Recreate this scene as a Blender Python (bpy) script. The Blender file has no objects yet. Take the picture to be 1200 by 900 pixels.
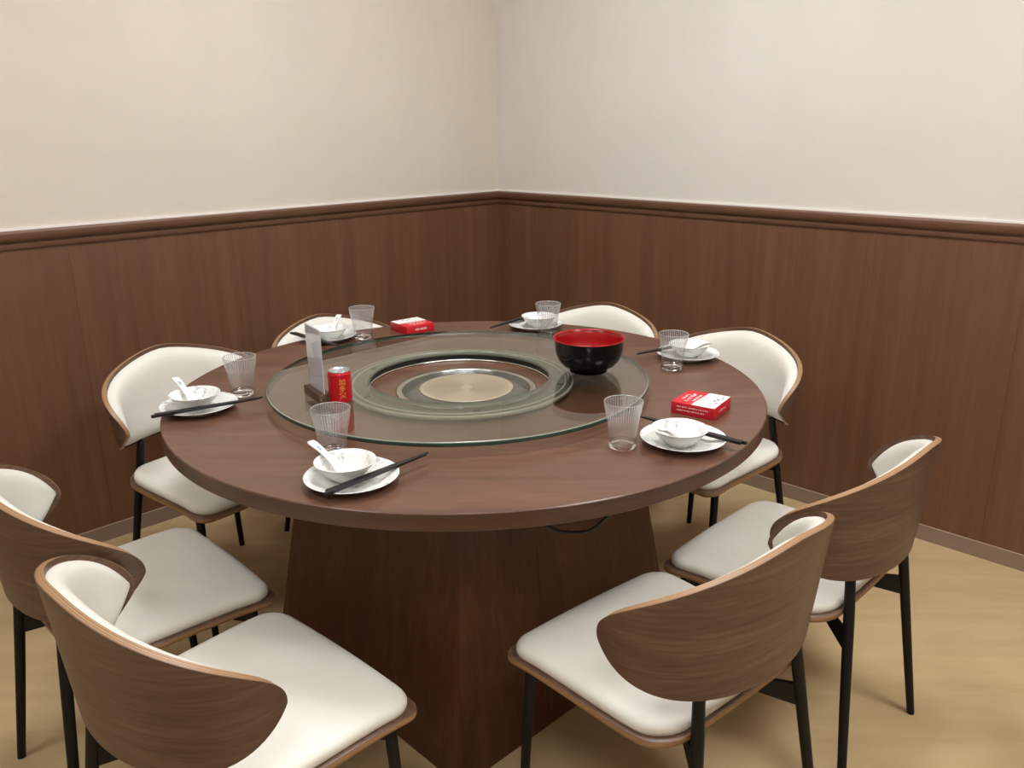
import bpy, bmesh, math, random
from mathutils import Vector, Matrix
random.seed(7)
scene = bpy.context.scene
C = scene.collection
PI = math.pi

# ------------------------------------------------------------------ camera
PITCH, ROLL, CAM_H = 0.30295, -0.00945, 1.37596
fw = Vector((0, math.cos(PITCH), -math.sin(PITCH)))
rt = Vector((1, 0, 0)); up = rt.cross(fw)
r2 = rt*math.cos(ROLL) + up*math.sin(ROLL)
u2 = -rt*math.sin(ROLL) + up*math.cos(ROLL)
cam_d = bpy.data.cameras.new('camera')
cam_d.sensor_fit = 'HORIZONTAL'; cam_d.sensor_width = 36.0
cam_d.lens = 36.0*959.26/1200.0
cam_d.clip_start = 0.02
cam = bpy.data.objects.new('camera', cam_d); C.objects.link(cam)
m = Matrix((r2, u2, -fw)).transposed().to_4x4()
m.translation = (0, 0, CAM_H)
cam.matrix_world = m
scene.camera = cam

# ------------------------------------------------------------------ world, exposure
w = bpy.data.worlds.new('world'); scene.world = w; w.use_nodes = True
w.node_tree.nodes['Background'].inputs[0].default_value = (1, .96, .9, 1)
w.node_tree.nodes['Background'].inputs[1].default_value = 0.15
scene.view_settings.view_transform = 'Standard'
scene.view_settings.look = 'None'
scene.view_settings.gamma = 1.0
scene.view_settings.use_curve_mapping = False
scene.view_settings.exposure = 0.0

# room frame: corner and the two wall directions
CX, CY, WA = -0.05566, 4.00965, 0.79332
EL = Vector((-math.cos(WA), -math.sin(WA), 0)); ER = Vector((math.sin(WA), -math.cos(WA), 0))
ROOM = 4.6; CEIL = 2.75
def room(l, r, z=0.0):
    return Vector((CX, CY, 0)) + EL*l + ER*r + Vector((0, 0, z))
LAMP_POWER = 31.0
LAMPS = [  # along left wall, along right wall, colour, strength factor
    (1.35, 1.35, (.945, .985, 1.03), 1.0), (3.3, 1.35, (.95, .985, 1.02), .55),
    (1.35, 3.3, (.96, .985, 1.0), 1.2), (3.3, 3.3, (.945, .985, 1.03), .72)]

# ------------------------------------------------------------------ materials
def S(r, g, b):
    f = lambda c: (c/255/12.92) if c/255 <= .04045 else ((c/255+.055)/1.055)**2.4
    return (f(r), f(g), f(b), 1)
def mat(name):
    mt = bpy.data.materials.new(name); mt.use_nodes = True
    nt = mt.node_tree
    return mt, nt, nt.nodes['Principled BSDF'], nt.links
def plain(name, col, rough=.5, metal=0.0, spec=.5, coat=0.0, coat_r=.1):
    mt, nt, b, L = mat(name)
    b.inputs['Base Color'].default_value = col; b.inputs['Roughness'].default_value = rough
    b.inputs['Metallic'].default_value = metal; b.inputs['Specular IOR Level'].default_value = spec
    b.inputs['Coat Weight'].default_value = coat; b.inputs['Coat Roughness'].default_value = coat_r
    return mt
def noise(nt, vec, scale, detail=4, rough=.6, dist=0.0):
    n = nt.nodes.new('ShaderNodeTexNoise'); n.inputs['Scale'].default_value = scale
    n.inputs['Detail'].default_value = detail; n.inputs['Roughness'].default_value = rough
    n.inputs['Distortion'].default_value = dist
    if vec is not None: nt.links.new(vec, n.inputs['Vector'])
    return n
def ramp(nt, fac, stops):
    r = nt.nodes.new('ShaderNodeValToRGB')
    el = r.color_ramp.elements
    while len(el) < len(stops): el.new(.5)
    for e, (p, c) in zip(el, stops): e.position = p; e.color = c
    nt.links.new(fac, r.inputs['Fac']); return r
def mapped(nt, scale, rot=(0, 0, 0), coord='Object'):
    tc = nt.nodes.new('ShaderNodeTexCoord'); mp = nt.nodes.new('ShaderNodeMapping')
    mp.inputs['Scale'].default_value = scale; mp.inputs['Rotation'].default_value = rot
    nt.links.new(tc.outputs[coord], mp.inputs['Vector']); return mp.outputs['Vector']
def bump(nt, b, h, strength, dist=.001):
    bp = nt.nodes.new('ShaderNodeBump'); bp.inputs['Strength'].default_value = strength
    bp.inputs['Distance'].default_value = dist
    nt.links.new(h, bp.inputs['Height']); nt.links.new(bp.outputs['Normal'], b.inputs['Normal'])
def wood(name, dark, mid, light, scale, rough=.4, coat=0.0, coord='Object', fine=(1, 1, 1), bmp=.15, spec=.5, rvar=0.0, dist=.6):
    """grain runs along the axis with the small scale"""
    mt, nt, b, L = mat(name)
    v = mapped(nt, scale, coord=coord)
    n1 = noise(nt, v, 1.0, 5, .62, dist)
    v2 = mapped(nt, tuple(s*f for s, f in zip(scale, fine)), coord=coord)
    n2 = noise(nt, v2, 7.0, 3, .6, 0)
    mx = nt.nodes.new('ShaderNodeMix'); mx.inputs['Factor'].default_value = .35
    L.new(n1.outputs['Fac'], mx.inputs['A']); L.new(n2.outputs['Fac'], mx.inputs['B'])
    r = ramp(nt, mx.outputs['Result'], [(.30, dark), (.5, mid), (.70, light)])
    L.new(r.outputs['Color'], b.inputs['Base Color'])
    b.inputs['Roughness'].default_value = rough; b.inputs['Specular IOR Level'].default_value = spec
    b.inputs['Coat Weight'].default_value = coat; b.inputs['Coat Roughness'].default_value = .18
    if bmp: bump(nt, b, n2.outputs['Fac'], bmp)
    return mt

M = {}
M['table'] = wood('table_wood', S(78, 50, 37), S(97, 65, 49), S(116, 81, 62), (1.6, 16, 16), rough=.3, bmp=.08, spec=.6)
M['table_edge'] = wood('table_edge_wood', S(60, 38, 27), S(76, 50, 36), S(92, 62, 46), (3, 3, 30), rough=.4, bmp=.08)
M['base'] = wood('base_wood', S(60, 33, 20), S(80, 46, 29), S(104, 66, 44), (14, 14, 1.3), rough=.42, bmp=.1)
M['wainscot'] = wood('wainscot_veneer', S(92, 61, 41), S(106, 72, 49), S(119, 83, 58), (16, 16, .55), rough=.45, bmp=.1, fine=(2.5, 2.5, 1), dist=.15)
M['rail'] = wood('rail_wood', S(90, 60, 44), S(104, 72, 54), S(116, 82, 62), (1.2, 1.2, 20), rough=.36, bmp=.05)
M['walnut'] = wood('walnut_veneer', S(60, 41, 31), S(97, 71, 55), S(128, 99, 80), (1.3, 10, 1), rough=.38, coord='UV', fine=(1, 2, 1), bmp=.06, dist=1.3)
M['walnut_plain'] = wood('walnut_veneer_seat', S(72, 50, 37), S(102, 76, 58), S(126, 98, 78), (3, 14, 14), rough=.4, bmp=.06)
# plywood edge: layered stripes across the thickness
def ply():
    mt, nt, b, L = mat('plywood_edge')
    tc = nt.nodes.new('ShaderNodeTexCoord'); sp = nt.nodes.new('ShaderNodeSeparateXYZ')
    L.new(tc.outputs['UV'], sp.inputs[0])
    r = ramp(nt, sp.outputs['Y'], [(0, S(118, 86, 62)), (.16, S(166, 128, 92)), (.36, S(134, 100, 70)), (.44, S(174, 136, 98)), (.66, S(132, 98, 70)), (.76, S(170, 133, 96))])
    r.color_ramp.interpolation = 'CONSTANT'
    v = mapped(nt, (40, 3, 1), coord='UV'); n = noise(nt, v, 4, 3)
    mx = nt.nodes.new('ShaderNodeMix'); mx.data_type = 'RGBA'; mx.blend_type = 'MULTIPLY'; mx.inputs['Factor'].default_value = .5
    rr = ramp(nt, n.outputs['Fac'], [(.3, (.6, .55, .5, 1)), (.7, (1, 1, 1, 1))])
    L.new(r.outputs['Color'], mx.inputs['A']); L.new(rr.outputs['Color'], mx.inputs['B'])
    L.new(mx.outputs['Result'], b.inputs['Base Color']); b.inputs['Roughness'].default_value = .45
    return mt
M['ply'] = ply()
def leather():
    mt, nt, b, L = mat('white_leatherette')
    v = mapped(nt, (1, 1, 1)); n = noise(nt, v, 6, 3)
    r = ramp(nt, n.outputs['Fac'], [(.3, S(219, 213, 201)), (.7, S(226, 221, 210))])
    L.new(r.outputs['Color'], b.inputs['Base Color']); b.inputs['Roughness'].default_value = .5
    b.inputs['Specular IOR Level'].default_value = .35
    n2 = noise(nt, v, 420, 2); bump(nt, b, n2.outputs['Fac'], .12, .0006)
    return mt
M['leather'] = leather()
M['black_metal'] = plain('black_powder_coat', S(13, 13, 15), .5, spec=.3)
M['cable'] = plain('black_rubber', S(14, 13, 13), .5)
def plaster(name, c1, c2):
    mt, nt, b, L = mat(name)
    v = mapped(nt, (1, 1, 1)); n = noise(nt, v, 1.7, 5, .65)
    r = ramp(nt, n.outputs['Fac'], [(.3, c1), (.7, c2)])
    L.new(r.outputs['Color'], b.inputs['Base Color']); b.inputs['Roughness'].default_value = .75
    b.inputs['Specular IOR Level'].default_value = .25
    n2 = noise(nt, v, 90, 3); bump(nt, b, n2.outputs['Fac'], .12, .002)
    return mt
M['plaster'] = plaster('cream_wall_paint', S(214, 207, 197), S(222, 215, 206))
M['plaster_warm_lit'] = plaster('cream_wall_paint_warm_lit', S(211, 201, 186), S(219, 209, 194))  # same cream paint, with warmer light on the left put into its colour
M['ceiling'] = plain('ceiling_white', S(226, 222, 214), .8)
M['caulk'] = plain('white_caulk', S(238, 232, 224), .5)
M['baseboard'] = plain('taupe_baseboard', S(139, 117, 99), .45)
def floor_mat():
    mt, nt, b, L = mat('tan_vinyl_floor')
    v = mapped(nt, (1.2, 6, 1), rot=(0, 0, math.radians(-24)))
    n = noise(nt, v, 1.6, 5, .6, .4)
    r = ramp(nt, n.outputs['Fac'], [(.28, S(178, 151, 110)), (.5, S(187, 161, 119)), (.72, S(195, 169, 128))])
    L.new(r.outputs['Color'], b.inputs['Base Color']); b.inputs['Roughness'].default_value = .55
    b.inputs['Specular IOR Level'].default_value = .22
    n2 = noise(nt, v, 40, 2); bump(nt, b, n2.outputs['Fac'], .05, .001)
    return mt
M['floor'] = floor_mat()
def clear_sheet(name, tint, ior=1.5, rough=.0):
    """clear pane: both faces reflect by Fresnel, the rest passes straight through with a tint"""
    mt, nt, b, L = mat(name); nt.nodes.remove(b)
    out = nt.nodes['Material Output']
    geo = nt.nodes.new('ShaderNodeNewGeometry')
    mi = nt.nodes.new('ShaderNodeMix'); mi.inputs['A'].default_value = ior; mi.inputs['B'].default_value = 1/ior
    L.new(geo.outputs['Backfacing'], mi.inputs['Factor'])
    fr = nt.nodes.new('ShaderNodeFresnel'); L.new(mi.outputs['Result'], fr.inputs['IOR'])
    tr = nt.nodes.new('ShaderNodeBsdfTransparent'); tr.inputs['Color'].default_value = tint
    gl = nt.nodes.new('ShaderNodeBsdfGlossy'); gl.inputs['Roughness'].default_value = rough
    ms = nt.nodes.new('ShaderNodeMixShader')
    L.new(fr.outputs['Fac'], ms.inputs['Fac']); L.new(tr.outputs[0], ms.inputs[1]); L.new(gl.outputs[0], ms.inputs[2])
    L.new(ms.outputs[0], out.inputs['Surface'])
    return mt
M['glass_plate'] = clear_sheet('turntable_glass', (.93, .935, .91, 1), 1.7)
M['acrylic'] = clear_sheet('clear_acrylic', (.97, .97, .97, 1))
M['glass_edge'] = plain('green_glass_edge', S(38, 66, 56), .12, spec=.8)
def ribbed_glass():
    mt = clear_sheet('ribbed_tumbler_glass', (.985, .985, .985, 1), 1.55); nt = mt.node_tree; L = nt.links
    out = nt.nodes['Material Output']; base = out.inputs['Surface'].links[0].from_socket
    tc = nt.nodes.new('ShaderNodeTexCoord'); sp = nt.nodes.new('ShaderNodeSeparateXYZ'); L.new(tc.outputs['Object'], sp.inputs[0])
    def mth(op, a, b=None, c=None):
        n = nt.nodes.new('ShaderNodeMath'); n.operation = op
        for i, x in enumerate((a, b, c)):
            if x is None: continue
            if isinstance(x, (int, float)): n.inputs[i].default_value = x
            else: L.new(x, n.inputs[i])
        return n.outputs[0]
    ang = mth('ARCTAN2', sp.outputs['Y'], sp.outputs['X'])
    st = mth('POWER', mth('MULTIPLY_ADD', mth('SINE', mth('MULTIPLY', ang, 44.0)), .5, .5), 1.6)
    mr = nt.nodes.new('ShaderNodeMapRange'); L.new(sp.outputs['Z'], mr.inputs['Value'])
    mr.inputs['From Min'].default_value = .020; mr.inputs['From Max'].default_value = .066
    fac = mth('MULTIPLY_ADD', mth('MULTIPLY', st, mr.outputs['Result']), .26, .02)  # whitish stripes painted in for light scattered by the ribs
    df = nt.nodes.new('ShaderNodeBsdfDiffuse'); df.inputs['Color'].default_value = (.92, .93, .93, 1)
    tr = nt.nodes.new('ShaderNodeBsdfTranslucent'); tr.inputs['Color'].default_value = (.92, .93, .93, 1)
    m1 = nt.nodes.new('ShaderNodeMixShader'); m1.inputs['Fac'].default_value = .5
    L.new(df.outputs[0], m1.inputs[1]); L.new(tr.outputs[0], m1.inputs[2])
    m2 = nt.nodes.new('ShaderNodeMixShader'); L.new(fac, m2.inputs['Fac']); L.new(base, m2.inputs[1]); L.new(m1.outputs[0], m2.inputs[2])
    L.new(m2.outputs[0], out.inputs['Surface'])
    return mt
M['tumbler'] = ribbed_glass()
M['tumbler_solid'] = plain('solid_base_glass', (1, 1, 1, 1), 0.0)
tb = M['tumbler_solid'].node_tree.nodes['Principled BSDF']
tb.inputs['Transmission Weight'].default_value = 1.0; tb.inputs['IOR'].default_value = 1.46
M['tumbler_rim'] = plain('polished_glass_rim', S(196, 196, 194), .1, spec=.8)  # pale, partly opaque colour stands in for the rim highlight
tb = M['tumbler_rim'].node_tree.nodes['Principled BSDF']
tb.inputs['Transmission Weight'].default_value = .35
M['chrome'] = plain('brushed_steel', S(200, 198, 192), .22, 1.0)
M['ring'] = plain('grey_green_ring', S(84, 84, 74), .35, 0.0)
M['ring_lip'] = plain('pale_green_lip', S(172, 171, 154), .3)
M['bevel'] = plain('pale_glass_bevel', S(132, 136, 120), .12)  # pale colour painted in for the bright line of light refracted at the edge
M['hole_edge'] = plain('pale_glass_edge', S(128, 136, 120), .15)
M['ring_black'] = plain('black_ring_wall', S(20, 22, 21), .3)
M['pad'] = plain('grey_pad', S(44, 44, 38), .6)
M['hob_dark'] = plain('dark_hob_glass', S(86, 81, 73), .2, 0.0)
def hob():
    mt, nt, b, L = mat('beige_hob_disc')
    b.inputs['Base Color'].default_value = S(174, 160, 137); b.inputs['Metallic'].default_value = .3
    b.inputs['Roughness'].default_value = .35
    return mt
M['hob'] = hob()
def porcelain(name, floral=True):
    mt, nt, b, L = mat(name)
    base = S(226, 225, 220)
    b.inputs['Roughness'].default_value = .12; b.inputs['Specular IOR Level'].default_value = .5
    if floral:
        v = mapped(nt, (1, 1, 1)); n1 = noise(nt, v, 26, 3, .6, 1.5)
        n2 = noise(nt, v, 75, 4, .7, 2.0)
        r1 = ramp(nt, n1.outputs['Fac'], [(.54, (0, 0, 0, 1)), (.62, (1, 1, 1, 1))])
        r2_ = ramp(nt, n2.outputs['Fac'], [(.45, (0, 0, 0, 1)), (.58, (1, 1, 1, 1))])
        ml = nt.nodes.new('ShaderNodeMath'); ml.operation = 'MULTIPLY'
        L.new(r1.outputs['Color'], ml.inputs[0]); L.new(r2_.outputs['Color'], ml.inputs[1])
        m2 = nt.nodes.new('ShaderNodeMath'); m2.operation = 'MULTIPLY'; m2.inputs[1].default_value = .7
        L.new(ml.outputs[0], m2.inputs[0])
        mx = nt.nodes.new('ShaderNodeMix'); mx.data_type = 'RGBA'
        mx.inputs['A'].default_value = base; mx.inputs['B'].default_value = S(150, 148, 150)
        L.new(m2.outputs[0], mx.inputs['Factor']); L.new(mx.outputs['Result'], b.inputs['Base Color'])
    else: b.inputs['Base Color'].default_value = base
    return mt
M['porcelain_floral'] = porcelain('floral_porcelain'); M['porcelain'] = porcelain('white_porcelain', False)
M['chopstick'] = plain('black_chopstick', S(24, 23, 24), .35)
M['lacquer_black'] = plain('black_lacquer', S(7, 7, 8), .22, spec=.3)
M['lacquer_red'] = plain('red_lacquer', S(156, 15, 18), .25)
M['can_red'] = plain('red_can_paint', S(196, 18, 28), .25, .15)
M['can_gold'] = plain('gold_print', S(226, 176, 84), .35, .3)
M['can_alu'] = plain('aluminium', S(205, 207, 210), .3, .9)
M['can_dark'] = plain('dark_red_print', S(120, 10, 18), .3)
M['card'] = plain('white_card', S(226, 225, 228), .5)
M['sign_wood'] = wood('sign_base_wood', S(70, 48, 35), S(88, 63, 47), S(102, 76, 58), (10, 40, 40), rough=.5, bmp=.05)
M['box_red'] = plain('red_box_print', S(196, 26, 42), .45)
M['box_white'] = plain('white_box_print', S(236, 234, 228), .45)
M['print_pale'] = plain('pale_pink_print', S(240, 200, 196), .5)
M['print_dark'] = plain('dark_print', S(50, 50, 56), .5)
M['print_green'] = plain('green_print', S(90, 150, 125), .5)
M['blue_mark'] = plain('grey_blue_print', S(150, 158, 178), .3)
M['lamp_frame'] = plain('lamp_frame_white', S(235, 235, 232), .5)
def emit(name, col, s):
    mt, nt, b, L = mat(name)
    b.inputs['Base Color'].default_value = (.8, .8, .8, 1)
    b.inputs['Emission Color'].default_value = (*col, 1); b.inputs['Emission Strength'].default_value = s
    return mt

# ------------------------------------------------------------------ mesh helpers
def link(name, me, mats, parent=None, loc=None, smooth=False):
    if not isinstance(mats, (list, tuple)): mats = [mats]
    for x in mats:
        if x.name not in me.materials: me.materials.append(x)
    o = bpy.data.objects.new(name, me); C.objects.link(o)
    if parent is not None: o.parent = parent
    if loc is not None: o.location = loc
    return o
def mesh(name, verts, faces, mi=None, smooth=True, uvs=None):
    me = bpy.data.meshes.new(name); me.from_pydata([tuple(v) for v in verts], [], faces)
    if mi is not None:
        for p, k in zip(me.polygons, mi): p.material_index = k
    if uvs is not None:
        uv = me.uv_layers.new(name='UVMap')
        for p, fu in zip(me.polygons, uvs):
            for li, c in zip(p.loop_indices, fu): uv.data[li].uv = c
    for p in me.polygons: p.use_smooth = smooth
    me.update(); return me
def recalc(me, doubles=None):
    bm = bmesh.new(); bm.from_mesh(me)
    if doubles: bmesh.ops.remove_doubles(bm, verts=bm.verts, dist=doubles)
    bmesh.ops.recalc_face_normals(bm, faces=bm.faces); bm.to_mesh(me); bm.free(); return me
def auto(me, ang=40):
    """sharp edges above an angle, the rest smooth"""
    bm = bmesh.new(); bm.from_mesh(me); lim = math.radians(ang)
    for e in bm.edges: e.smooth = not (len(e.link_faces) == 2 and e.calc_face_angle(0) > lim)
    for f in bm.faces: f.smooth = True
    bm.to_mesh(me); bm.free(); return me
def box(sx, sy, sz, bev=0.0, center=(0, 0, 0), seg=2):
    bm = bmesh.new(); bmesh.ops.create_cube(bm, size=1)
    bmesh.ops.scale(bm, vec=(sx, sy, sz), verts=bm.verts); bmesh.ops.translate(bm, vec=center, verts=bm.verts)
    if bev: bmesh.ops.bevel(bm, geom=bm.edges[:], offset=bev, segments=seg, affect='EDGES', profile=.5)
    me = bpy.data.meshes.new('box'); bm.to_mesh(me); bm.free(); return auto(me, 50) if bev else me
def lathe(profile, n=64, close=False, rib=None):
    """profile [(r,z)...]; r=0 ends are capped to a point; close joins last to first"""
    V, F = [], []; idx = []
    for k, (r, z) in enumerate(profile):
        if r < 1e-6: idx.append([len(V)]*n); V.append((0, 0, z))
        else:
            row = []
            for j in range(n):
                a = 2*PI*j/n; rr = r + (rib(k, j) if rib else 0)
                row.append(len(V)); V.append((rr*math.cos(a), rr*math.sin(a), z))
            idx.append(row)
    rng = range(len(profile) if close else len(profile)-1)
    for k in rng:
        A, B = idx[k], idx[(k+1) % len(profile)]
        for j in range(n):
            q = [A[j], A[(j+1) % n], B[(j+1) % n], B[j]]
            qq = []
            for i in q:
                if i not in qq: qq.append(i)
            if len(qq) >= 3: F.append(qq)
    return recalc(mesh('lathe', V, F))
def tube(path, radii, n=12, caps=True):
    V, F = [], []; path = [Vector(p) for p in path]
    if not isinstance(radii, (list, tuple)): radii = [radii]*len(path)
    ref = None
    for i, p in enumerate(path):
        t = (path[min(i+1, len(path)-1)] - path[max(i-1, 0)]).normalized()
        if ref is None:
            ref = t.orthogonal().normalized()
        ref = (ref - t*ref.dot(t)).normalized(); b = t.cross(ref)
        for j in range(n):
            a = 2*PI*j/n; V.append(p + (ref*math.cos(a)+b*math.sin(a))*radii[i])
    for i in range(len(path)-1):
        for j in range(n): F.append([i*n+j, i*n+(j+1) % n, (i+1)*n+(j+1) % n, (i+1)*n+j])
    if caps: F.append(list(range(n))[::-1]); F.append([(len(path)-1)*n+j for j in range(n)])
    return auto(recalc(mesh('tube', V, F)), 50)
def prism(poly, z0, z1, bev=0.0):
    n = len(poly); V = [(x, y, z0) for x, y in poly] + [(x, y, z1) for x, y in poly]
    F = [list(range(n))[::-1], list(range(n, 2*n))] + [[i, (i+1) % n, n+(i+1) % n, n+i] for i in range(n)]
    return recalc(mesh('prism', V, F, smooth=False))
def rounded(corners, radii, seg=8):
    out = []; n = len(corners)
    for i in range(n):
        p = Vector(corners[i]); a = (Vector(corners[i-1])-p); b = (Vector(corners[(i+1) % n])-p)
        a.normalize(); b.normalize(); r = radii[i]
        half = a.angle(b)/2; d = r/math.tan(half)
        c = p + (a+b).normalized()*(r/math.sin(half))
        s, e = p+a*d, p+b*d
        a0 = math.atan2(s.y-c.y, s.x-c.x); a1 = math.atan2(e.y-c.y, e.x-c.x)
        da = (a1-a0+PI) % (2*PI)-PI
        for k in range(seg+1):
            t = a0+da*k/seg; out.append((c.x+r*math.cos(t), c.y+r*math.sin(t)))
    return out
def empty(name, loc=(0, 0, 0), rz=0.0):
    o = bpy.data.objects.new(name, None); C.objects.link(o); o.empty_display_size = .05
    o.location = loc; o.rotation_euler = (0, 0, rz); return o
def tag(o, label, cat, group=None):
    o['label'] = label; o['category'] = cat
    if group: o['group'] = group
    return o
def copy_tree(o, parent=None):
    c = o.copy(); C.objects.link(c); c.parent = parent
    for ch in list(o.children): copy_tree(ch, c)
    return c

# ------------------------------------------------------------------ room shell
def struct(o, label):
    o['kind'] = 'structure'; o['label'] = label; return o
rot_room = WA + PI      # local x along the left wall direction
def wallframe(side):
    """matrix: local x along the wall from its start, y out of the room, z up"""
    if side == 'left':  o, d, out = room(0, 0), EL, -ER
    if side == 'right': o, d, out = room(0, 0), ER, -EL
    if side == 'front': o, d, out = room(ROOM, 0), ER, EL
    if side == 'back':  o, d, out = room(0, ROOM), EL, ER
    m_ = Matrix((d, out, Vector((0, 0, 1)))).transposed().to_4x4(); m_.translation = o; return m_
def slab(x0, x1, y0, y1, z0, z1):
    V = [(x, y, z) for x in (x0, x1) for y in (y0, y1) for z in (z0, z1)]
    F = [(0, 1, 3, 2), (4, 6, 7, 5), (0, 4, 5, 1), (2, 3, 7, 6), (0, 2, 6, 4), (1, 5, 7, 3)]
    return recalc(mesh('slab', V, F, smooth=False))
fl = [room(-.12, -.12), room(ROOM+.12, -.12), room(ROOM+.12, ROOM+.12), room(-.12, ROOM+.12)]
struct(link('floor', prism([(p.x, p.y) for p in fl], -.1, 0), M['floor']), 'tan vinyl floor')
struct(link('ceiling', prism([(p.x, p.y) for p in fl], CEIL, CEIL+.1), M['ceiling']), 'white ceiling')
SEAMS = {'left': [.72, 1.94, 3.16, 4.38], 'right': [1.03, 2.25, 3.47], 'front': [1.22, 2.44, 3.66], 'back': [1.22, 2.44, 3.66]}
RAIL = [(0, 1.036), (-.012, 1.036), (-.014, 1.040), (-.014, 1.0505), (-.0105, 1.0535), (-.0105, 1.056), (-.0165, 1.058),
        (-.0205, 1.062), (-.024, 1.069), (-.026, 1.078), (-.0255, 1.085), (-.022, 1.0895), (-.015, 1.0915), (0, 1.0915)]
rail_no = 0
for side in ('left', 'right', 'front', 'back'):
    mw = wallframe(side)
    wl = link('wall_'+side, slab(-.1, ROOM+.1, 0.0, .1, 0, CEIL), M['plaster_warm_lit'] if side in ('left', 'front') else M['plaster'])
    wl.matrix_world = mw
    struct(wl, {'left': 'cream wall left of the corner', 'right': 'cream wall right of the corner'}.get(side, 'painted wall behind the camera'))
    xs = [-.0003 if side in ('left', 'back') else .0057] + SEAMS[side] + [ROOM-.006]
    for a, b in zip(xs[:-1], xs[1:]):
        link('panel', slab(a+.0003, b-.0003, -.006, 0, .05, 1.045), M['wainscot'], wl)
    rail_no += 1
    n = len(RAIL)
    V = [(x, y, z) for x in (0, ROOM) for y, z in RAIL]
    F = [[i, i+1, n+i+1, n+i] for i in range(n-1)]
    tr = link('trim_%d' % rail_no, auto(recalc(mesh('rail', V, F)), 28), M['rail']); tr.matrix_world = mw
    struct(tr, 'brown moulded chair rail')
    link('caulk_bead', slab(0, ROOM, -.006, 0, 1.0915, 1.0985), M['caulk'], tr)
    bb = link('baseboard_'+side, slab(0, ROOM, -.011, 0, 0, .0535), M['baseboard']); bb.matrix_world = mw
    struct(bb, 'taupe baseboard')
    link('baseboard_cap', slab(0, ROOM, -.012, 0, .0535, .0555), plain('baseboard_cap', S(172, 146, 126), .4), bb)

# ------------------------------------------------------------------ ceiling lamps
PANEL = .6
for i, (l, r, col, k) in enumerate(LAMPS):
    p = room(l, r, CEIL)
    t = empty('ceiling_lamp', p, WA)
    tag(t, ['square ceiling panel lamp above the dining table', 'square ceiling panel lamp by the left wall behind the camera',
            'square ceiling panel lamp by the right wall', 'square ceiling panel lamp far behind the camera'][i], 'lamp', 'ceiling panel lamps')
    fr = [slab(-.31, .31, -.31, -.295, -.012, 0), slab(-.31, .31, .295, .31, -.012, 0), slab(-.31, -.295, -.295, .295, -.012, 0), slab(.295, .31, -.295, .295, -.012, 0)]
    for f in fr: link('frame', f, M['lamp_frame'], t)
    link('diffuser', slab(-.295, .295, -.295, .295, -.009, -.001), emit('lamp_diffuser_%d' % i, col, LAMP_POWER*k), t)

# ------------------------------------------------------------------ dining table
TX, TY, TR, TT, ZT = -.1105, 1.9954, .7308, .0345, .75
table = empty('dining_table', (TX, TY, 0))
tag(table, 'large round dark wooden dining table on a tapered square base', 'table')
link('tabletop', auto(lathe([(0, ZT-TT), (TR-.004, ZT-TT), (TR-.003, ZT-TT+.0005), (TR-.003, ZT-.004), (TR-.0005, ZT-.0035), (TR, ZT-.002), (TR-.0018, ZT), (0, ZT)], 160), 35), M['table'], table)
link('edge_band', auto(lathe([(TR-.006, ZT-TT), (TR-.0012, ZT-TT), (TR, ZT-TT+.0012), (TR, ZT-.003), (TR-.006, ZT-.003)], 160, close=True), 35), M['table_edge'], table)
BA, B0, B1 = .77556, .55219, .41581
bo = [Vector((B0*math.cos(BA+j*PI/2-PI*.75), B0*math.sin(BA+j*PI/2-PI*.75), 0)) for j in range(4)]
to = [Vector((B1*math.cos(BA+j*PI/2-PI*.75), B1*math.sin(BA+j*PI/2-PI*.75), ZT-TT)) for j in range(4)]
off = Vector((-.1121+.1105, 1.9962-1.9954, 0))
for j in range(4):
    k = (j+1) % 4
    A, B, Tb, Ta = bo[j], bo[k], to[k], to[j]
    nrm = (B-A).cross(Ta-A).normalized()
    cuts = [0, 1] if j else [0, .36, 1]
    for a, b in zip(cuts[:-1], cuts[1:]):
        g0 = .0006 if a > 0 else 0; g1 = .0006 if b < 1 else 0
        q = [A.lerp(B, a+g0), A.lerp(B, b-g1), Ta.lerp(Tb, b-g1), Ta.lerp(Tb, a+g0)]
        V = [v+off for v in q] + [v+off-nrm*.018 for v in q]
        F = [(0, 1, 2, 3), (7, 6, 5, 4), (0, 4, 5, 1), (1, 5, 6, 2), (2, 6, 7, 3), (3, 7, 4, 0)]
        # mitre the inner side so neighbouring panels do not cross
        cvec = Vector((0, 0, 0))
        for i in range(4, 8):
            tgt = q[i-4]; ctr = Vector((0, 0, tgt.z)); s = 1-.026/max((tgt-ctr).length, .01)
            V[i] = (ctr+(tgt-ctr)*s)+off if (i in (4, 7) and a == 0) or (i in (5, 6) and b == 1) else V[i]
        link('base_panel', recalc(mesh('panel', V, F, smooth=False)), M['base'], table)
# black cable hanging from under the table top
pts = [(.040, 1.45, .712), (.050, 1.45, .665), (.066, 1.45, .631), (.090, 1.448, .619), (.110, 1.447, .6165), (.132, 1.446, .617), (.150, 1.446, .621), (.165, 1.448, .630), (.186, 1.45, .652), (.204, 1.45, .685), (.212, 1.45, .7135)]
cb = link('power_cable', tube(pts, .0035, 8), M['cable'])
tag(cb, 'thin black cable looping down from under the table top', 'cable')

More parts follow.
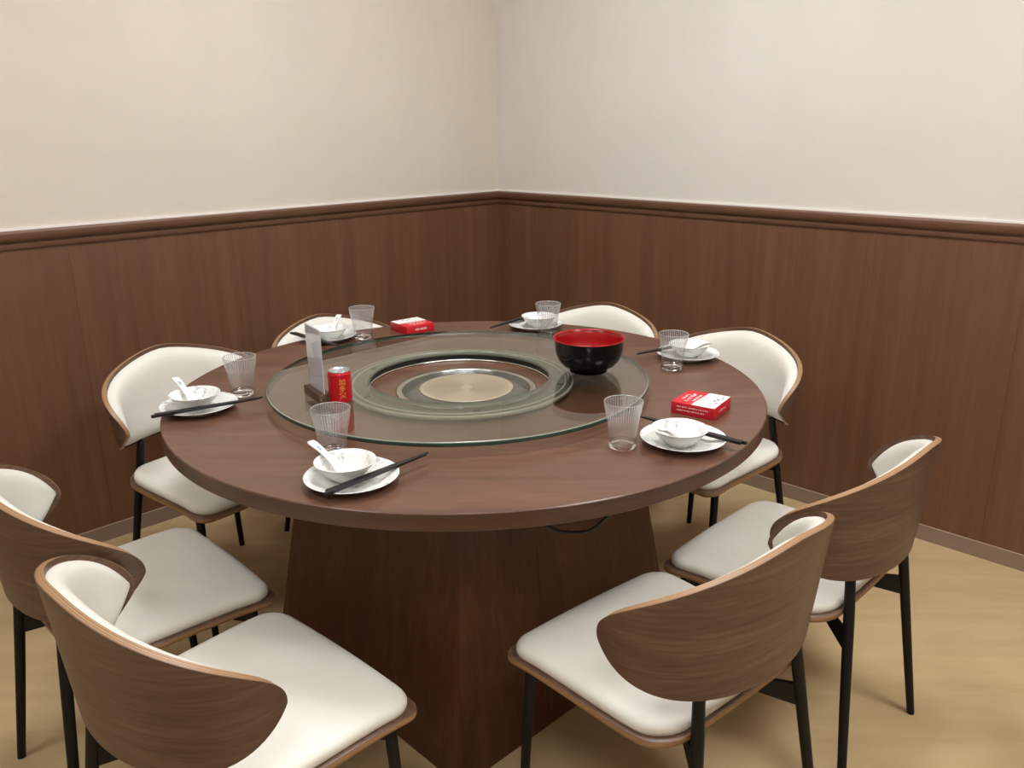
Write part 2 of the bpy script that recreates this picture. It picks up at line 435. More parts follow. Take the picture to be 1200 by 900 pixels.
# ------------------------------------------------------------------ hob in the table centre
HX, HY = -.115, 1.972
hobt = empty('table_hob', (HX, HY, ZT)); tag(hobt, 'round steel-rimmed hob set into the middle of the table', 'hob')
link('steel_rim', lathe([(.160, 0), (.178, 0), (.178, .0015), (.175, .003), (.163, .003), (.160, .0015)], 96, close=True), M['chrome'], hobt)
link('hob_plate', lathe([(0, .0001), (.160, .0001), (.160, .0012), (.118, .0012), (0, .0012)], 96), M['hob_dark'], hobt)
NR = 150
disc = lathe([(0, .0013), (.117, .0013), (.1185, .0022), (.1165, .0031), (.100, .0031), (.096, .0029), (0, .0029)], 200)
dm = link('heating_disc', disc, M['hob'], hobt)
rv, rf = [], []
for i in range(NR):
    a = 2*PI*i/NR; ca, sa = math.cos(a), math.sin(a)
    for (r, ww, z) in ((.016, .0002, .0027), (.108, .0012, .0027), (.016, .0002, .00315), (.108, .0012, .0035)):
        for s in (-1, 1): rv.append((r*ca-s*ww*sa, r*sa+s*ww*ca, z))
    b = 8*i; rf += [(b+4, b+5, b+7, b+6), (b, b+2, b+6, b+4), (b+1, b+5, b+7, b+3), (b+2, b+3, b+7, b+6)]
rb = link('radial_ribs', recalc(mesh('ribs', rv, rf, smooth=False)), M['hob'], hobt); rb['kind'] = 'stuff'

# ------------------------------------------------------------------ glass turntable
GX, GY, GR, GZ, GI = -.1325, 1.9945, .4745, .7797, .2275
tt = empty('glass_turntable', (GX, GY, ZT)); tag(tt, 'round clear glass turntable with a large hole on the dining table', 'turntable')
g0, g1 = GZ-.0108-ZT, GZ-ZT
def annulus(r0, r1, z, n=160):
    V = [(r*math.cos(2*PI*j/n), r*math.sin(2*PI*j/n), z) for r in (r0, r1) for j in range(n)]
    return V, [(j, (j+1) % n, n+(j+1) % n, n+j) for j in range(n)]
Va, Fa = annulus(GI, GR-.003, g1); Vb, Fb = annulus(GI, GR-.003, g0)
gp = mesh('pane', Va+Vb, Fa+[tuple(i+len(Va) for i in f)[::-1] for f in Fb])
link('glass_plate', gp, M['glass_plate'], tt)
link('polished_edge', lathe([(GR-.003, g0), (GR-.0012, g0+.0008), (GR, g0+.0035), (GR, g1-.0030), (GR-.0006, g1-.0016)], 160), M['glass_edge'], tt)
link('bevel', lathe([(GR-.0006, g1-.0016), (GR-.0018, g1-.0005), (GR-.003, g1)], 160), M['bevel'], tt)
link('hole_edge', lathe([(GI, g0), (GI-.0012, g0+.002), (GI-.0012, g1-.002), (GI, g1)], 160), M['hole_edge'], tt)
link('bearing_ring', auto(lathe([(.2345, .0060), (.284, .0060), (.286, .0075), (.286, .0165), (.284, .0180), (.276, .0180), (.274, .0165), (.268, .0165), (.266, .0180), (.2345, .0180)], 120, close=True), 30), M['ring'], tt)
link('ring_inner_wall', lathe([(.2340, .0062), (.2335, .0070), (.2335, .0175), (.2340, .0180)], 120), M['ring_black'], tt)
link('steel_track', lathe([(.228, 0), (.262, 0), (.262, .0055), (.232, .0055), (.228, .0045)], 120, close=True), M['chrome'], tt)
link('ring_lip', lathe([(.2855, .009), (.2880, .0095), (.2880, .0186), (.2855, .0186)], 120, close=True), M['ring_lip'], tt)
link('ring_lip', lathe([(.2670, .0170), (.2670, .0186), (.2715, .0186), (.2715, .0170)], 120, close=True), M['ring_lip'], tt)
for i, a in enumerate([101, 46, -12, -78, -146, 157]):
    a = math.radians(a); o = link('rubber_pad', lathe([(0, .0178), (.0085, .0178), (.0085, .0188), (0, .0188)], 20), M['pad'], tt, (.256*math.cos(a), .256*math.sin(a), 0))

# ------------------------------------------------------------------ chairs
SR0, SK, SE, SYC, SPH, SZE, SZP, SZB, Sa, Sb, Sc, Sd = .2523, .1463, .63, -.0848, 1.7886, .5854, .7641, .4977, .9053, .5147, 3.0548, .8064
def shell_pt(u, z, off=0.0):
    def P(u_, z_):
        r = SR0+SK*(z_-.6); ph = u_*SPH
        return Vector((r*math.sin(ph), SYC-SE*r*math.cos(ph), z_))
    p = P(u, z)
    if off:
        du = P(u+.004, z)-P(u-.004, z); dz = P(u, z+.004)-P(u, z-.004)
        n = dz.cross(du).normalized()
        if n.dot(Vector((0, SYC+.02, z))-p) < 0: n = -n
        p = p+n*off
    return p
def ztop(u):
    a = (math.sqrt(u*u+.012)-.012**.5)/(math.sqrt(1.012)-.012**.5)     # rounds the crest
    return SZE+(SZP-.004-SZE)*max(0, 1-a**Sa)**Sb
def zlow(u): return SZE-(SZE-SZB)*max(0, 1-abs(u)**Sc)**Sd
PLY_T = .0125
def make_shell():
    NU, NV = 56, 10
    V, F, MI, UV = [], [], [], []
    us = [math.cos(PI*(1-i/NU)) for i in range(NU+1)]
    us[0], us[-1] = -.9995, .9995
    for off_ in (0, PLY_T):
        for u in us:
            for j in range(NV+1):
                z = zlow(u)+(ztop(u)-zlow(u))*j/NV
                V.append(shell_pt(u, z, off_))
    W = NV+1; N = (NU+1)*W
    uvp = [(us[i]*SPH*.21, V[i*W+j].z-.5) for i in range(NU+1) for j in range(W)]
    for i in range(NU):
        for j in range(NV):
            a, b, c, d = i*W+j, (i+1)*W+j, (i+1)*W+j+1, i*W+j+1
            F.append((a, b, c, d)); MI.append(0); UV.append([uvp[k] for k in (a, b, c, d)])
            F.append((N+d, N+c, N+b, N+a)); MI.append(0); UV.append([uvp[k] for k in (d, c, b, a)])
    rim = [i*W+NV for i in range(NU+1)] + [NU*W+j for j in range(NV-1, -1, -1)] + [i*W for i in range(NU-1, -1, -1)] + [j for j in range(1, NV)]
    L = 0
    for k in range(len(rim)):
        a, b = rim[k], rim[(k+1) % len(rim)]; l = (V[a]-V[b]).length
        F.append((a, N+a, N+b, b)); MI.append(1); UV.append([(L, 0), (L, 1), (L+l, 1), (L+l, 0)]); L += l
    me = mesh('back_shell', V, F, MI, True, UV)
    me.materials.append(M['walnut']); me.materials.append(M['ply'])
    recalc(me)
    return auto(me, 50)
def make_back_cushion():
    NU, NV = 48, 14
    V, F = [], []
    for i in range(NU+1):
        u = .965*math.sin(PI/2*(2*i/NU-1))
        s = u/.965
        t0, l0 = ztop(u), zlow(u)
        # outline shrinks evenly from the shell's edge
        hi, lo = t0-.0100, l0+.007
        endf = max(0, 1-abs(s)**6)**.5
        mid = (hi+lo)/2*.5+(SZE+.0)*.5 if abs(s) > .8 else (hi+lo)/2
        mid = (hi+lo)/2
        h = max(.004, (hi-lo)/2*(1-abs(s)**14)**.5) if abs(s) < 1 else .004
        for j in range(NV+1):
            v = math.sin(PI/2*(2*j/NV-1))
            th = .033*max(0, 1-abs(v)**6)**.5*max(0, 1-abs(s)**7)**.5
            V.append(shell_pt(u, mid+h*v, PLY_T-.002+th))
    W = NV+1
    for i in range(NU):
        for j in range(NV): F.append((i*W+j, i*W+j+1, (i+1)*W+j+1, (i+1)*W+j))
    # back side closes the pad
    n = len(V); rim = [i*W+NV for i in range(NU+1)] + [NU*W+j for j in range(NV-1, -1, -1)] + [i*W for i in range(NU-1, -1, -1)] + [j for j in range(1, NV)]
    return recalc(mesh('cushion', V, F))
def seat_outline(n=9, fr=.036, rr=.06, d=0.0):
    pts = rounded([(-.229+d, .220-d), (.229-d, .220-d), (.212-d, -.176+d), (-.212+d, -.176+d)][::-1], [rr, rr, fr, fr], n)
    out = []
    for x, y in pts:
        out.append((x, y))
    # subdivide the straight sides
    res = []
    for i in range(len(out)):
        a, b = Vector(out[i]), Vector(out[(i+1) % len(out)]); d = (b-a).length; k = max(1, int(d/.03))
        for t in range(k): res.append(a.lerp(b, t/k))
    fin = []
    for p in res:
        x, y = p
        if y < -.05: y -= .006*max(0, 1-(x/.21)**2)*min(1, (-y-.05)/.11)
        if y > .1: y += .010*max(0, 1-(x/.24)**2)*min(1, (y-.1)/.1)
        fin.append((x, y))
    return fin
def seat_warp(x, y):
    z = 0
    if y < -.06: z += .016*((-y-.06)/.12)**2
    if y > .10: z -= .010*((y-.10)/.12)**2
    return z
def inset(poly, d):
    n = len(poly); out = []
    area = sum(poly[i][0]*poly[(i+1) % n][1]-poly[(i+1) % n][0]*poly[i][1] for i in range(n))
    sg = 1 if area > 0 else -1
    for i in range(n):
        a, b = Vector(poly[i-1]), Vector(poly[(i+1) % n]); t = (b-a).normalized()
        nn = Vector((-t.y, t.x))*sg
        out.append((poly[i][0]+nn.x*d, poly[i][1]+nn.y*d))
    return out
def pad_mesh(poly, rows, cz, scale_last=True):
    """rows [(inset, z)], closed by concentric shrinking to the middle"""
    V, F = [], []; n = len(poly)
    for d, z in rows:
        for x, y in inset(poly, d): V.append((x, y, z+seat_warp(x, y)))
    base = inset(poly, rows[-1][0])
    for s, dz in ((.7, .5), (.4, .8), (.15, .95)):
        for x, y in base: V.append((x*s, y*s, rows[-1][1]+(cz-rows[-1][1])*dz+seat_warp(x*s, y*s)))
    R_ = len(rows)+3
    for k in range(R_-1):
        for i in range(n): F.append((k*n+i, k*n+(i+1) % n, (k+1)*n+(i+1) % n, (k+1)*n+i))
    c = len(V); V.append((0, 0, cz))
    for i in range(n): F.append(((R_-1)*n+i, (R_-1)*n+(i+1) % n, c))
    return V, F
SEAT_Z = .409
def make_seat_board():
    poly = seat_outline(); n = len(poly); t = .013
    V, F, MI, UV = [], [], [], []
    rows = [(.0015, SEAT_Z), (0, SEAT_Z-.0015), (0, SEAT_Z-t+.0015), (.0015, SEAT_Z-t)]
    Vt, Ft = pad_mesh(poly, [rows[0]], SEAT_Z); V += Vt; F += Ft; MI += [0]*len(Ft)
    o = len(V); Vb, Fb = pad_mesh(poly, [rows[3]], SEAT_Z-t); V += Vb; F += [tuple(i+o for i in f)[::-1] for f in Fb]; MI += [0]*len(Fb)
    UV = [[(V[i][0], V[i][1]) for i in f] for f in F]
    o1 = len(V)
    for d, z in rows:
        for x, y in inset(poly, d): V.append((x, y, z+seat_warp(x, y)))
    L = 0
    for i in range(n):
        k = (i+1) % n; l = math.dist(poly[i], poly[k])
        for r in range(3):
            F.append((o1+r*n+i, o1+r*n+k, o1+(r+1)*n+k, o1+(r+1)*n+i)); MI.append(1)
            v0, v1 = (0, .12, .88, 1)[r], (0, .12, .88, 1)[r+1]
            UV.append([(L, v0), (L+l, v0), (L+l, v1), (L, v1)])
        L += l
    me = mesh('seat_board', V, F, MI, True, UV); me.materials.append(M['walnut_plain']); me.materials.append(M['ply'])
    bm = bmesh.new(); bm.from_mesh(me); bmesh.ops.remove_doubles(bm, verts=bm.verts, dist=1e-5); bmesh.ops.recalc_face_normals(bm, faces=bm.faces); bm.to_mesh(me); bm.free()
    return auto(me, 50)
def make_seat_cushion():
    V, F = pad_mesh(seat_outline(9, .050, .066, .0065), [(.006, SEAT_Z-.001), (.0022, SEAT_Z+.003), (.0008, SEAT_Z+.008), (.0012, SEAT_Z+.014), (.0045, SEAT_Z+.0195), (.0105, SEAT_Z+.0235), (.020, SEAT_Z+.0260), (.034, SEAT_Z+.0272)], SEAT_Z+.0285)
    return recalc(mesh('seat_cushion', V, F))
def make_chair():
    t = empty('dining_chair')
    bk = link('backrest', make_shell(), M['walnut'], t)
    link('back_cushion', make_back_cushion(), M['leather'], bk)['label'] = 'white leather back cushion'
    st = link('seat', make_seat_board(), M['walnut_plain'], t)
    link('seat_cushion', make_seat_cushion(), M['leather'], st)['label'] = 'white leather seat cushion'
    for s in (-1, 1):
        link('leg', tube([(s*.201, -.243, 0), (s*.176, -.218, .20), (s*.149, -.1925, .41), (s*.137, -.180, .510)], [.0088, .0104, .0115, .0105], 14), M['black_metal'], t)
        link('leg', tube([(s*.206, .184, 0), (s*.201, .173, .24), (s*.196, .166, SEAT_Z-.022)], [.0088, .0104, .0115], 14), M['black_metal'], t)
    zt_, zb_ = SEAT_Z-.0165, SEAT_Z-.052
    for s in (-1, 1):
        for (ex, ey, z1) in ((s*.154, -.197, .334), (s*.197, .168, .352)):
            d = Vector((ex, ey, 0)); n = Vector((-d.y, d.x, 0)).normalized()*.004
            q = [Vector((0, 0, zt_)), Vector((ex, ey, zt_-.012)), Vector((ex, ey, z1)), Vector((ex*.55, ey*.55, zt_-.030)), Vector((0, 0, zt_-.030))]
            V = [v+n for v in q]+[v-n for v in q]; k = len(q)
            F = [tuple(range(k)), tuple(range(2*k-1, k-1, -1))]+[(i, (i+1) % k, k+(i+1) % k, k+i) for i in range(k)]
            link('under_seat_brace', recalc(mesh('brace', V, F, smooth=False)), M['black_metal'], t)
    return t
CHAIRS = [
    ('FL', -0.4768, 1.196, -0.7328, 'white cushioned walnut-backed chair at bottom left, nearest the camera'),
    ('FR', 0.2892, 1.3446, 0.694, 'white cushioned walnut-backed chair at bottom right, its curved back nearest the camera'),
    ('R', 0.6547, 1.6993, 0.7909, 'walnut-backed white chair at the right, second from the camera, beside the bare floor'),
    ('L', -0.8267, 1.5774, -0.7965, 'walnut-backed white chair cut off by the left edge of the photo'),
    ('BL', -0.8641, 2.2519, 4.0911, 'white padded chair facing us at the left, behind the plate nearest the left wall'),
    ('BR', 0.5787, 2.3834, 2.2563, 'white padded chair facing us at the right, behind the red and white box'),
    ('NR', 0.2212, 2.7541, 2.5579, 'white padded chair back showing just behind the red and black bowl'),
    ('NL', -0.5021, 2.6284, 3.921, 'white padded chair back at the far left, behind the upright table sign')]
proto = None
for k, x, y, th, lab in CHAIRS:
    if proto is None: proto = make_chair(); o = proto
    else: o = copy_tree(proto)
    o.location = (x, y, 0); o.rotation_euler = (0, 0, th)
    tag(o, lab, 'chair', 'dining chairs around the table')

# ------------------------------------------------------------------ tableware
plate_me = lathe([(0, .0018), (.050, .0018), (.051, 0), (.054, 0), (.056, .0022), (.070, .0075), (.082, .0135), (.0872, .0160), (.0882, .0168), (.0874, .0176), (.0835, .0163), (.070, .0110), (.057, .0062), (.050, .0048), (0, .0048)], 72)
bowl_me = lathe([(0, .0022), (.021, .0022), (.0215, 0), (.0245, 0), (.0255, .0030), (.034, .0085), (.043, .0175), (.0505, .0275), (.0555, .0352), (.0575, .0360), (.0572, .0371), (.0555, .0368), (.0490, .0285), (.0415, .0190), (.033, .0108), (.024, .0058), (0, .0046)], 72)
TUMBLER_H = .0985
wall_prof = [(.0286, .0062), (.0290, .020), (.0300, .040), (.0325, .058), (.0365, .078), (.0392, .092), (.0397, TUMBLER_H-.0008)]
amp = {2: .0001, 3: .00025, 4: .00035, 5: .0003}
tumbler_wall = lathe(wall_prof, 176, rib=lambda k, j: amp.get(k, 0)*math.cos(2*PI*j/4))
inner_prof = [(.0275, .0120), (.0279, .020), (.0289, .040), (.0314, .058), (.0354, .078), (.0381, .092), (.0387, TUMBLER_H-.0008)]
tumbler_inner = lathe(inner_prof[::-1], 176, rib=lambda k, j: {1: .0003, 2: .0004, 3: .0003}.get(k, 0)*math.cos(2*PI*j/4))
tumbler_base = lathe([(0, .0008), (.0243, .0008), (.0262, 0), (.0280, .0014), (.0287, .0060), (.0284, .0110), (.0275, .0120), (.0262, .0100), (.0235, .0082), (.012, .0074), (0, .0072)], 72)
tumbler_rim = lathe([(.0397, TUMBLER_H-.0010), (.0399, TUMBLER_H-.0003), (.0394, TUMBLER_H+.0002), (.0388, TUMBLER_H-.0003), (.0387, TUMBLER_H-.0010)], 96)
def make_tumbler(loc):
    t = empty('water_glass', loc)
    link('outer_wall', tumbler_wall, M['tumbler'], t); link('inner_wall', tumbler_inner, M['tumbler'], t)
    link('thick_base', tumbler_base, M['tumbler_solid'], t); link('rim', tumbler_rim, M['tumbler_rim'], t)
    return t
bowl_me.materials.append(M['porcelain_floral']); plate_me.materials.append(M['porcelain_floral'])
def spoon_mesh():
    """ceramic soup spoon, bowl at the origin, handle along +x rising"""
    V, F = [], []
    # centre line: x, z, half width, thickness, dish depth
    st = [(-.026, .0115, .001, .001, 0), (-.0235, .0100, .010, .0022, .002), (-.016, .0060, .0175, .0026, .005), (-.004, .0040, .0205, .0028, .0075), (.010, .0060, .0185, .003, .0075), (.022, .0125, .0125, .0034, .005), (.032, .0205, .0085, .004, .0028), (.048, .0320, .0072, .0046, .0014), (.066, .0430, .0078, .005, .0010), (.080, .0500, .0090, .0052, .0010), (.088, .0530, .0085, .005, .0008), (.0925, .0540, .0045, .0045, 0)]
    N = 8
    for x, z, hw, th, dd in st:
        for top in (1, 0):
            for j in range(N+1):
                s = 2*j/N-1
                zz = z + dd*(s*s) + (0 if top else -th*(1-.5*s*s))
                V.append((x, s*hw, zz))
    R_ = 2*(N+1)
    for i in range(len(st)-1):
        for j in range(N):
            a = i*R_+j; F.append((a, a+1, a+1+R_, a+R_))
            b = i*R_+N+1+j; F.append((b, b+R_, b+R_+1, b+1))
        a = i*R_; b = i*R_+N+1; F.append((a, a+R_, b+R_, b))
        a = i*R_+N; b = i*R_+2*N+1; F.append((a, b, b+R_, a+R_))
    for e in (0, len(st)-1):
        o = e*R_; F.append([o+j for j in range(N+1)]+[o+N+1+j for j in range(N, -1, -1)])
    return recalc(mesh('spoon', V, F))
spoon_me = spoon_mesh(); spoon_me.materials.append(M['porcelain'])
mark_me = box(.012, .004, .0004); mark_me.materials.append(M['blue_mark'])
PZ = ZT
PLACES = {  # plate xy, bowl xy, glass xy, spoon azimuth, chopstick ends, words
    'FL': ((-.299, 1.400), (-.311, 1.407), (-.3615, 1.538), 150, ((-.327, 1.308, .7711), (-.173, 1.480, .7711)), 'nearest the camera', 'behind the bowl nearest the camera'),
    'BL': ((-.736, 1.823), (-.743, 1.823), (-.668, 1.936), 140, ((-.801, 1.722, .7711), (-.597, 1.844, .7711)), 'at the left edge of the table', 'at the left edge of the table'),
    'NL': ((-.574, 2.488), (-.566, 2.477), (-.465, 2.498), 78, ((-.685, 2.494, .7711), (-.511, 2.328, .7711)), 'behind the table sign', 'behind the table sign, far left'),
    'NR': ((.078, 2.617), (.090, 2.616), (.116, 2.535), None, ((-.066, 2.540, .7711), (.079, 2.731, .7711)), 'at the far side of the table', 'at the far side, just left of the lacquer bowl'),
    'BR': ((.499, 2.238), (.502, 2.237), (.434, 2.128), -62, ((.352, 2.208, .7711), (.554, 2.337, .7711)), 'beyond the right-hand box', 'right of the lacquer bowl, beyond the right-hand box'),
    'R': ((.352, 1.580), (.341, 1.562), (.225, 1.566), -128, ((.283, 1.688, .7711), (.462, 1.524, .7711)), 'in front of the right-hand box', 'at the near right, left of the right-hand box')}
def chop_mesh():
    V, F = [], []
    Lc = .24; n = 4
    st = [(0, .0033), (.003, .0036), (.10, .0034), (.165, .0029), (.235, .0020), (.24, .0014)]
    for x, h in st:
        rr = h if x < .14 else h
        for a in (45, 135, 225, 315):
            V.append((x, rr*1.25*math.cos(math.radians(a)), rr*1.25*math.sin(math.radians(a))))
    for i in range(len(st)-1):
        for j in range(4): F.append((i*4+j, i*4+(j+1) % 4, (i+1)*4+(j+1) % 4, (i+1)*4+j))
    F.append((3, 2, 1, 0)); F.append(tuple(20+j for j in range(4)))
    me = recalc(mesh('chopstick', V, F, smooth=False)); me.materials.append(M['chopstick']); return me
chop_me = chop_mesh()
for key, (pl, bw, gl, sp, ch, words, w2) in PLACES.items():
    o = link('side_plate', plate_me, M['porcelain_floral'], None, (pl[0], pl[1], PZ)); o.rotation_euler.z = random.uniform(0, 6)
    tag(o, 'small white saucer plate '+words, 'plate', 'saucer plates on the table')
    o = link('rice_bowl', bowl_me, M['porcelain_floral'], None, (bw[0], bw[1], PZ+.0050)); o.rotation_euler.z = random.uniform(0, 6)
    tag(o, 'small white porcelain bowl on the saucer '+words, 'bowl', 'small porcelain bowls')
    o = make_tumbler((gl[0], gl[1], PZ))
    tag(o, 'ribbed clear water glass '+w2, 'glass', 'ribbed water glasses')
    if sp is not None:
        a = math.radians(sp)
        s = empty('soup_spoon', (bw[0]-.006*math.cos(a), bw[1]-.006*math.sin(a), PZ+.0095), a)
        link('spoon_body', spoon_me, M['porcelain'], s)
        mk = link('printed_mark', mark_me, M['blue_mark'], s, (.068, 0, .0447)); mk.rotation_euler.y = -.5
        tag(s, 'white porcelain soup spoon resting in the bowl '+words, 'spoon', 'porcelain soup spoons')
    A, B = Vector(ch[0]), Vector(ch[1])
    thick_first = key in ('FL', 'BL', 'NL')     # handle end at A
    if key in ('R', 'BR', 'NR'): A, B = B, A
    d = (B-A).normalized(); sd = Vector((-d.y, d.x, 0)).normalized()
    bv = Vector((bw[0], bw[1], 0))-A
    for s in (-1, 1):
        o = link('chopstick', chop_me, M['chopstick'])
        spread = .0039
        a2 = A+sd*s*spread + d*(.004*s); b2 = a2+d*.24 - sd*s*.0015
        dd = (b2-a2).normalized()
        o.matrix_world = Matrix.Translation(a2) @ Matrix((dd, Vector((-dd.y, dd.x, 0)).normalized(), dd.cross(Vector((-dd.y, dd.x, 0)).normalized()))).transposed().to_4x4()
        tag(o, 'black chopstick '+('nearer' if (bv.dot(sd)*s > 0) else 'farther from')+' the bowl, across the saucer '+words, 'chopstick', 'chopstick pair '+words)

# ------------------------------------------------------------------ red and black bowl
rb = empty('serving_bowl', (.197, 2.022, GZ)); tag(rb, 'large lacquer bowl, black outside and red inside, on the glass turntable', 'bowl')
link('outer_body', lathe([(0, .003), (.044, .003), (.0455, 0), (.0485, 0), (.0475, .007), (.052, .0095), (.066, .0165), (.0775, .0295), (.0840, .045), (.0865, .060), (.0875, .078), (.0895, .084), (.0895, .0845), (.086, .0842)], 96), M['lacquer_black'], rb)
link('inner_lining', lathe([(.0895, .0842), (.0916, .0850), (.0920, .0866), (.0905, .0876), (.0880, .0860), (.0850, .075), (.0835, .058), (.080, .043), (.072, .029), (.058, .0175), (.035, .0115), (0, .0105)], 96), M['lacquer_red'], rb)

# ------------------------------------------------------------------ drink can with gold characters
can = empty('drink_can', (-.394, 1.790, GZ), 0); tag(can, 'small red drink can with gold characters on the glass turntable', 'can')
CR = .0265
link('can_body', lathe([(.0205, .0016), (.0215, 0), (.0228, .0006), (.0255, .0040), (CR, .0065), (CR, .0655), (.0262, .0668), (.0238, .0715), (.0232, .0728)], 64), M['can_red'], can)
lid = link('can_lid', lathe([(.0232, .0722), (.0238, .0736), (.0234, .0752), (.0224, .0752), (.0218, .0722), (.0212, .0715), (0, .0715)], 64), M['can_alu'], can)
link('can_base', lathe([(.0206, .0016), (.018, .004), (0, .007)], 48), M['can_alu'], can)
link('seam_band', lathe([(CR+.0001, .0648), (CR+.00012, .0652), (CR+.0001, .0664)], 64), M['can_dark'], can)
link('pull_tab', box(.018, .011, .0012, .0004, (.004, 0, .0724)), M['can_alu'], lid)
face = math.atan2(-1.79, .394) + .18     # the side turned to the viewer, text slightly right
def text_mesh(ch, size):
    cu = bpy.data.curves.new('glyph', 'FONT'); cu.body = ch; cu.size = size; cu.align_x = 'CENTER'; cu.align_y = 'CENTER'
    cu.resolution_u = 3; cu.offset = 0
    ob = bpy.data.objects.new('glyph', cu); C.objects.link(ob)
    bpy.context.view_layer.update()
    me = bpy.data.meshes.new_from_object(ob.evaluated_get(bpy.context.evaluated_depsgraph_get()))
    bpy.data.objects.remove(ob); bpy.data.curves.remove(cu)
    if len(me.vertices):
        xs = [v.co.x for v in me.vertices]; ys = [v.co.y for v in me.vertices]
        cx_, cy_ = (min(xs)+max(xs))/2, (min(ys)+max(ys))/2
        for v in me.vertices: v.co.x -= cx_; v.co.y -= cy_
    return me
for i, chh in enumerate('加多宝'):
    me = text_mesh(chh, .0150)
    zc = (.0525, .0370, .0215)[i]
    for v in me.vertices:
        x, y = v.co.x*1.05, v.co.y*1.05
        a = face + x/CR
        v.co = Vector(((CR+.00025)*math.cos(a), (CR+.00025)*math.sin(a), zc+y))
    link('gold_character', me, M['can_gold'], can)
for da in (-1.05, 1.15):     # thin dark vertical lines either side of the characters
    V = []
    for k in range(2):
        a = face+da+k*.035
        for z in (.008, .063): V.append(((CR+.0002)*math.cos(a), (CR+.0002)*math.sin(a), z))
    link('print_line', mesh('line', V, [(0, 2, 3, 1)]), M['can_dark'], can)

# ------------------------------------------------------------------ upright table sign
sg_a = math.atan2(-.083, .054)
sg = empty('table_sign', (-.4535, 1.8165, GZ), sg_a); tag(sg, 'upright clear acrylic sign with white card in a brown wooden base', 'sign')
link('sign_base', box(.100, .030, .021, .0015, (0, 0, .0105)), M['sign_wood'], sg)
link('card', box(.0955, .0012, .150, 0, (.0, 0, .093)), M['card'], sg)
for s in (-1, 1): link('acrylic_sheet', box(.0975, .0012, .1525, 0, (.0, s*.0013, .0935)), M['acrylic'], sg)
for x in (-.012, .012): 
    s_ = link('base_screw', lathe([(0, 0), (.0018, 0), (.0014, .0007), (0, .0009)], 12), M['chrome'], sg, (.0500, x*.8, .008)); s_.rotation_euler.y = PI/2

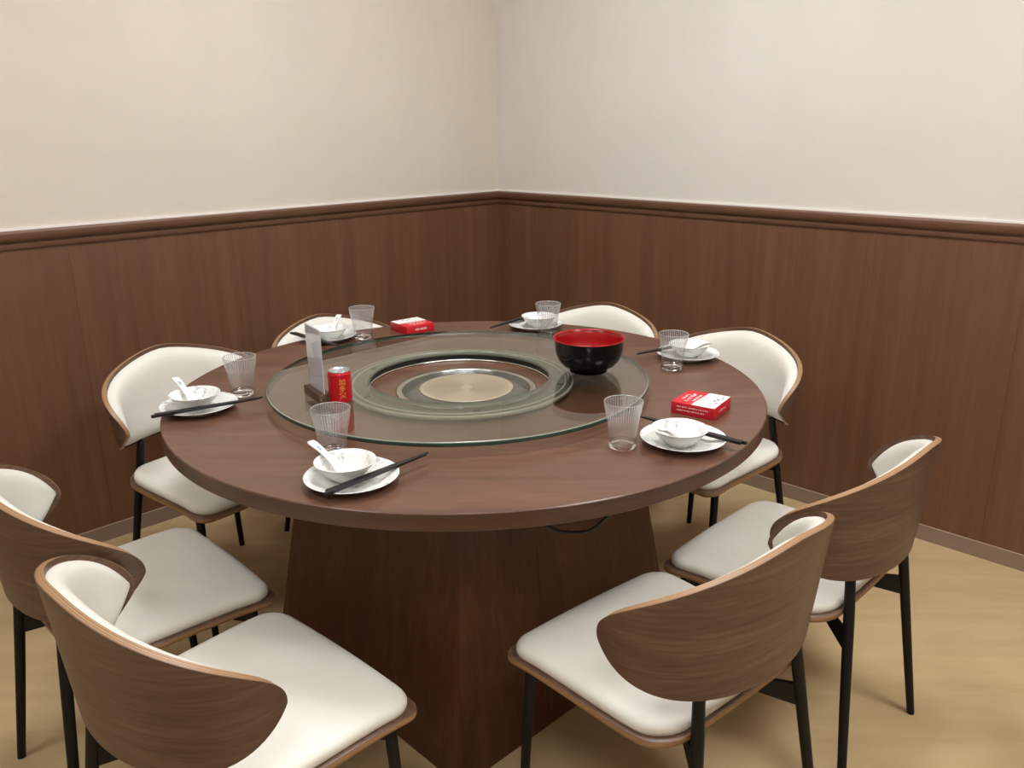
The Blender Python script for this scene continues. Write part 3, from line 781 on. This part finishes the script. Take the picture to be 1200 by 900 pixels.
# ------------------------------------------------------------------ red and white boxes
def make_box(name, loc, rz, label, group):
    t = empty(name, loc, rz); S_ = .103; H = .0275
    tag(t, label, 'box', group)
    link('carton', box(S_, S_, H, .0006, (0, 0, H/2)), M['box_red'], t)
    zt_ = H+.00015
    def lk(*a_):
        o_ = link(*a_); o_['kind'] = 'stuff'; return o_
    def flat(nm, pts, z, mt, lab=None):
        o = link(nm, mesh(nm, [(x, y, z) for x, y in pts], [tuple(range(len(pts)))], smooth=False), mt, t); return o
    h = S_/2-.0008
    flat('white_panel', [(-.004, -h), (h, -h), (h, h), (-.004+.004, h)], zt_, M['box_white'])
    def blob(V, F, x, y, sx, sy, z):
        b = len(V); V += [(x-sx, y-sy, z), (x+sx, y-sy, z), (x+sx, y+sy, z), (x-sx, y+sy, z)]; F.append((b, b+1, b+2, b+3))
    rnd = random.Random(3)
    # illegible rows of print on the red part
    for (x0, hw, yy0, yy1, st) in ((-.037, .0034, -.018, .018, .0078), (-.024, .0046, -.03, .03, .009), (-.010, .0036, -.022, .026, .009)):
        V, F = [], []; y = yy0
        while y < yy1:
            for q in range(5): blob(V, F, x0+rnd.uniform(-hw, hw)*.75, y+rnd.uniform(-.4, .4)*st*.7, hw*rnd.uniform(.18, .5), st*rnd.uniform(.08, .3), zt_+.0001*(1+q*.2))
            y += st
        o = lk('print_row', mesh('row', V, F, smooth=False), M['print_pale'] if x0 < -.012 else M['box_white'], t)
    V, F = [], []
    for y in (-.03, -.021, -.012, -.003, .006, .015):
        for q in range(3): blob(V, F, .004+rnd.uniform(-.002, .002), y+rnd.uniform(-.003, .003), .0012, .0014, zt_+.0002)
    lk('print_row', mesh('row', V, F, smooth=False), M['print_dark'], t)
    for mt_, cnt in ((M['print_dark'], 13), (M['print_green'], 9), (M['box_red'], 7)):
        V, F = [], []
        for q in range(cnt):
            x, y = rnd.uniform(.014, .044), rnd.uniform(-.036, .036); k = rnd.randint(5, 7); r = rnd.uniform(.0012, .0034); b = len(V)
            for e in range(k): V.append((x+r*math.cos(2*PI*e/k)*rnd.uniform(.5, 1.2), y+r*math.sin(2*PI*e/k)*rnd.uniform(.5, 1.4), zt_+.0003))
            F.append(tuple(range(b, b+k)))
        lk('doodle_print', mesh('doodle', V, F, smooth=False), mt_, t)
    # side print: two rows of small white marks on the -y face and on the +x face
    for (yy, a0, a1) in ((.0185, -.036, .036), (.0105, -.036, .030)):
        V, F = [], []; x = a0
        while x < a1:
            wd = rnd.uniform(.0008, .0018); hh = rnd.uniform(.0009, .0018); b = len(V)
            V += [(x-wd, -S_/2-.0002, yy-hh), (x+wd, -S_/2-.0002, yy-hh), (x+wd, -S_/2-.0002, yy+hh), (x-wd, -S_/2-.0002, yy+hh)]; F.append((b, b+1, b+2, b+3)); x += .0042
        lk('side_print', mesh('side', V, F, smooth=False), M['print_pale'], t)
    V, F = [], []; y = -.02
    while y < .02:
        b = len(V); hh = rnd.uniform(.0015, .003)
        V += [(S_/2+.0002, y-.0012, .013-hh), (S_/2+.0002, y+.0012, .013-hh), (S_/2+.0002, y+.0012, .013+hh), (S_/2+.0002, y-.0012, .013+hh)]; F.append((b, b+1, b+2, b+3)); y += .0045
    lk('side_print', mesh('side', V, F, smooth=False), M['print_pale'], t)
    V, F = [], []; y = -.02
    while y < .02:
        b = len(V); hh = rnd.uniform(.002, .004)
        V += [(-S_/2-.0002, y-.0018, .014-hh), (-S_/2-.0002, y+.0018, .014-hh), (-S_/2-.0002, y+.0018, .014+hh), (-S_/2-.0002, y-.0018, .014+hh)]; F.append((b, b+3, b+2, b+1)); y += .0055
    lk('side_print', mesh('side', V, F, smooth=False), M['print_pale'], t)
    return t
make_box('paper_box', (.4352, 1.7855, ZT), math.radians(-34.6), 'red and white printed box at the right side of the table', 'printed boxes')
make_box('paper_box', (-.323, 2.602, ZT), math.radians(128), 'red and white printed box at the far side, right of the far left glass', 'printed boxes')
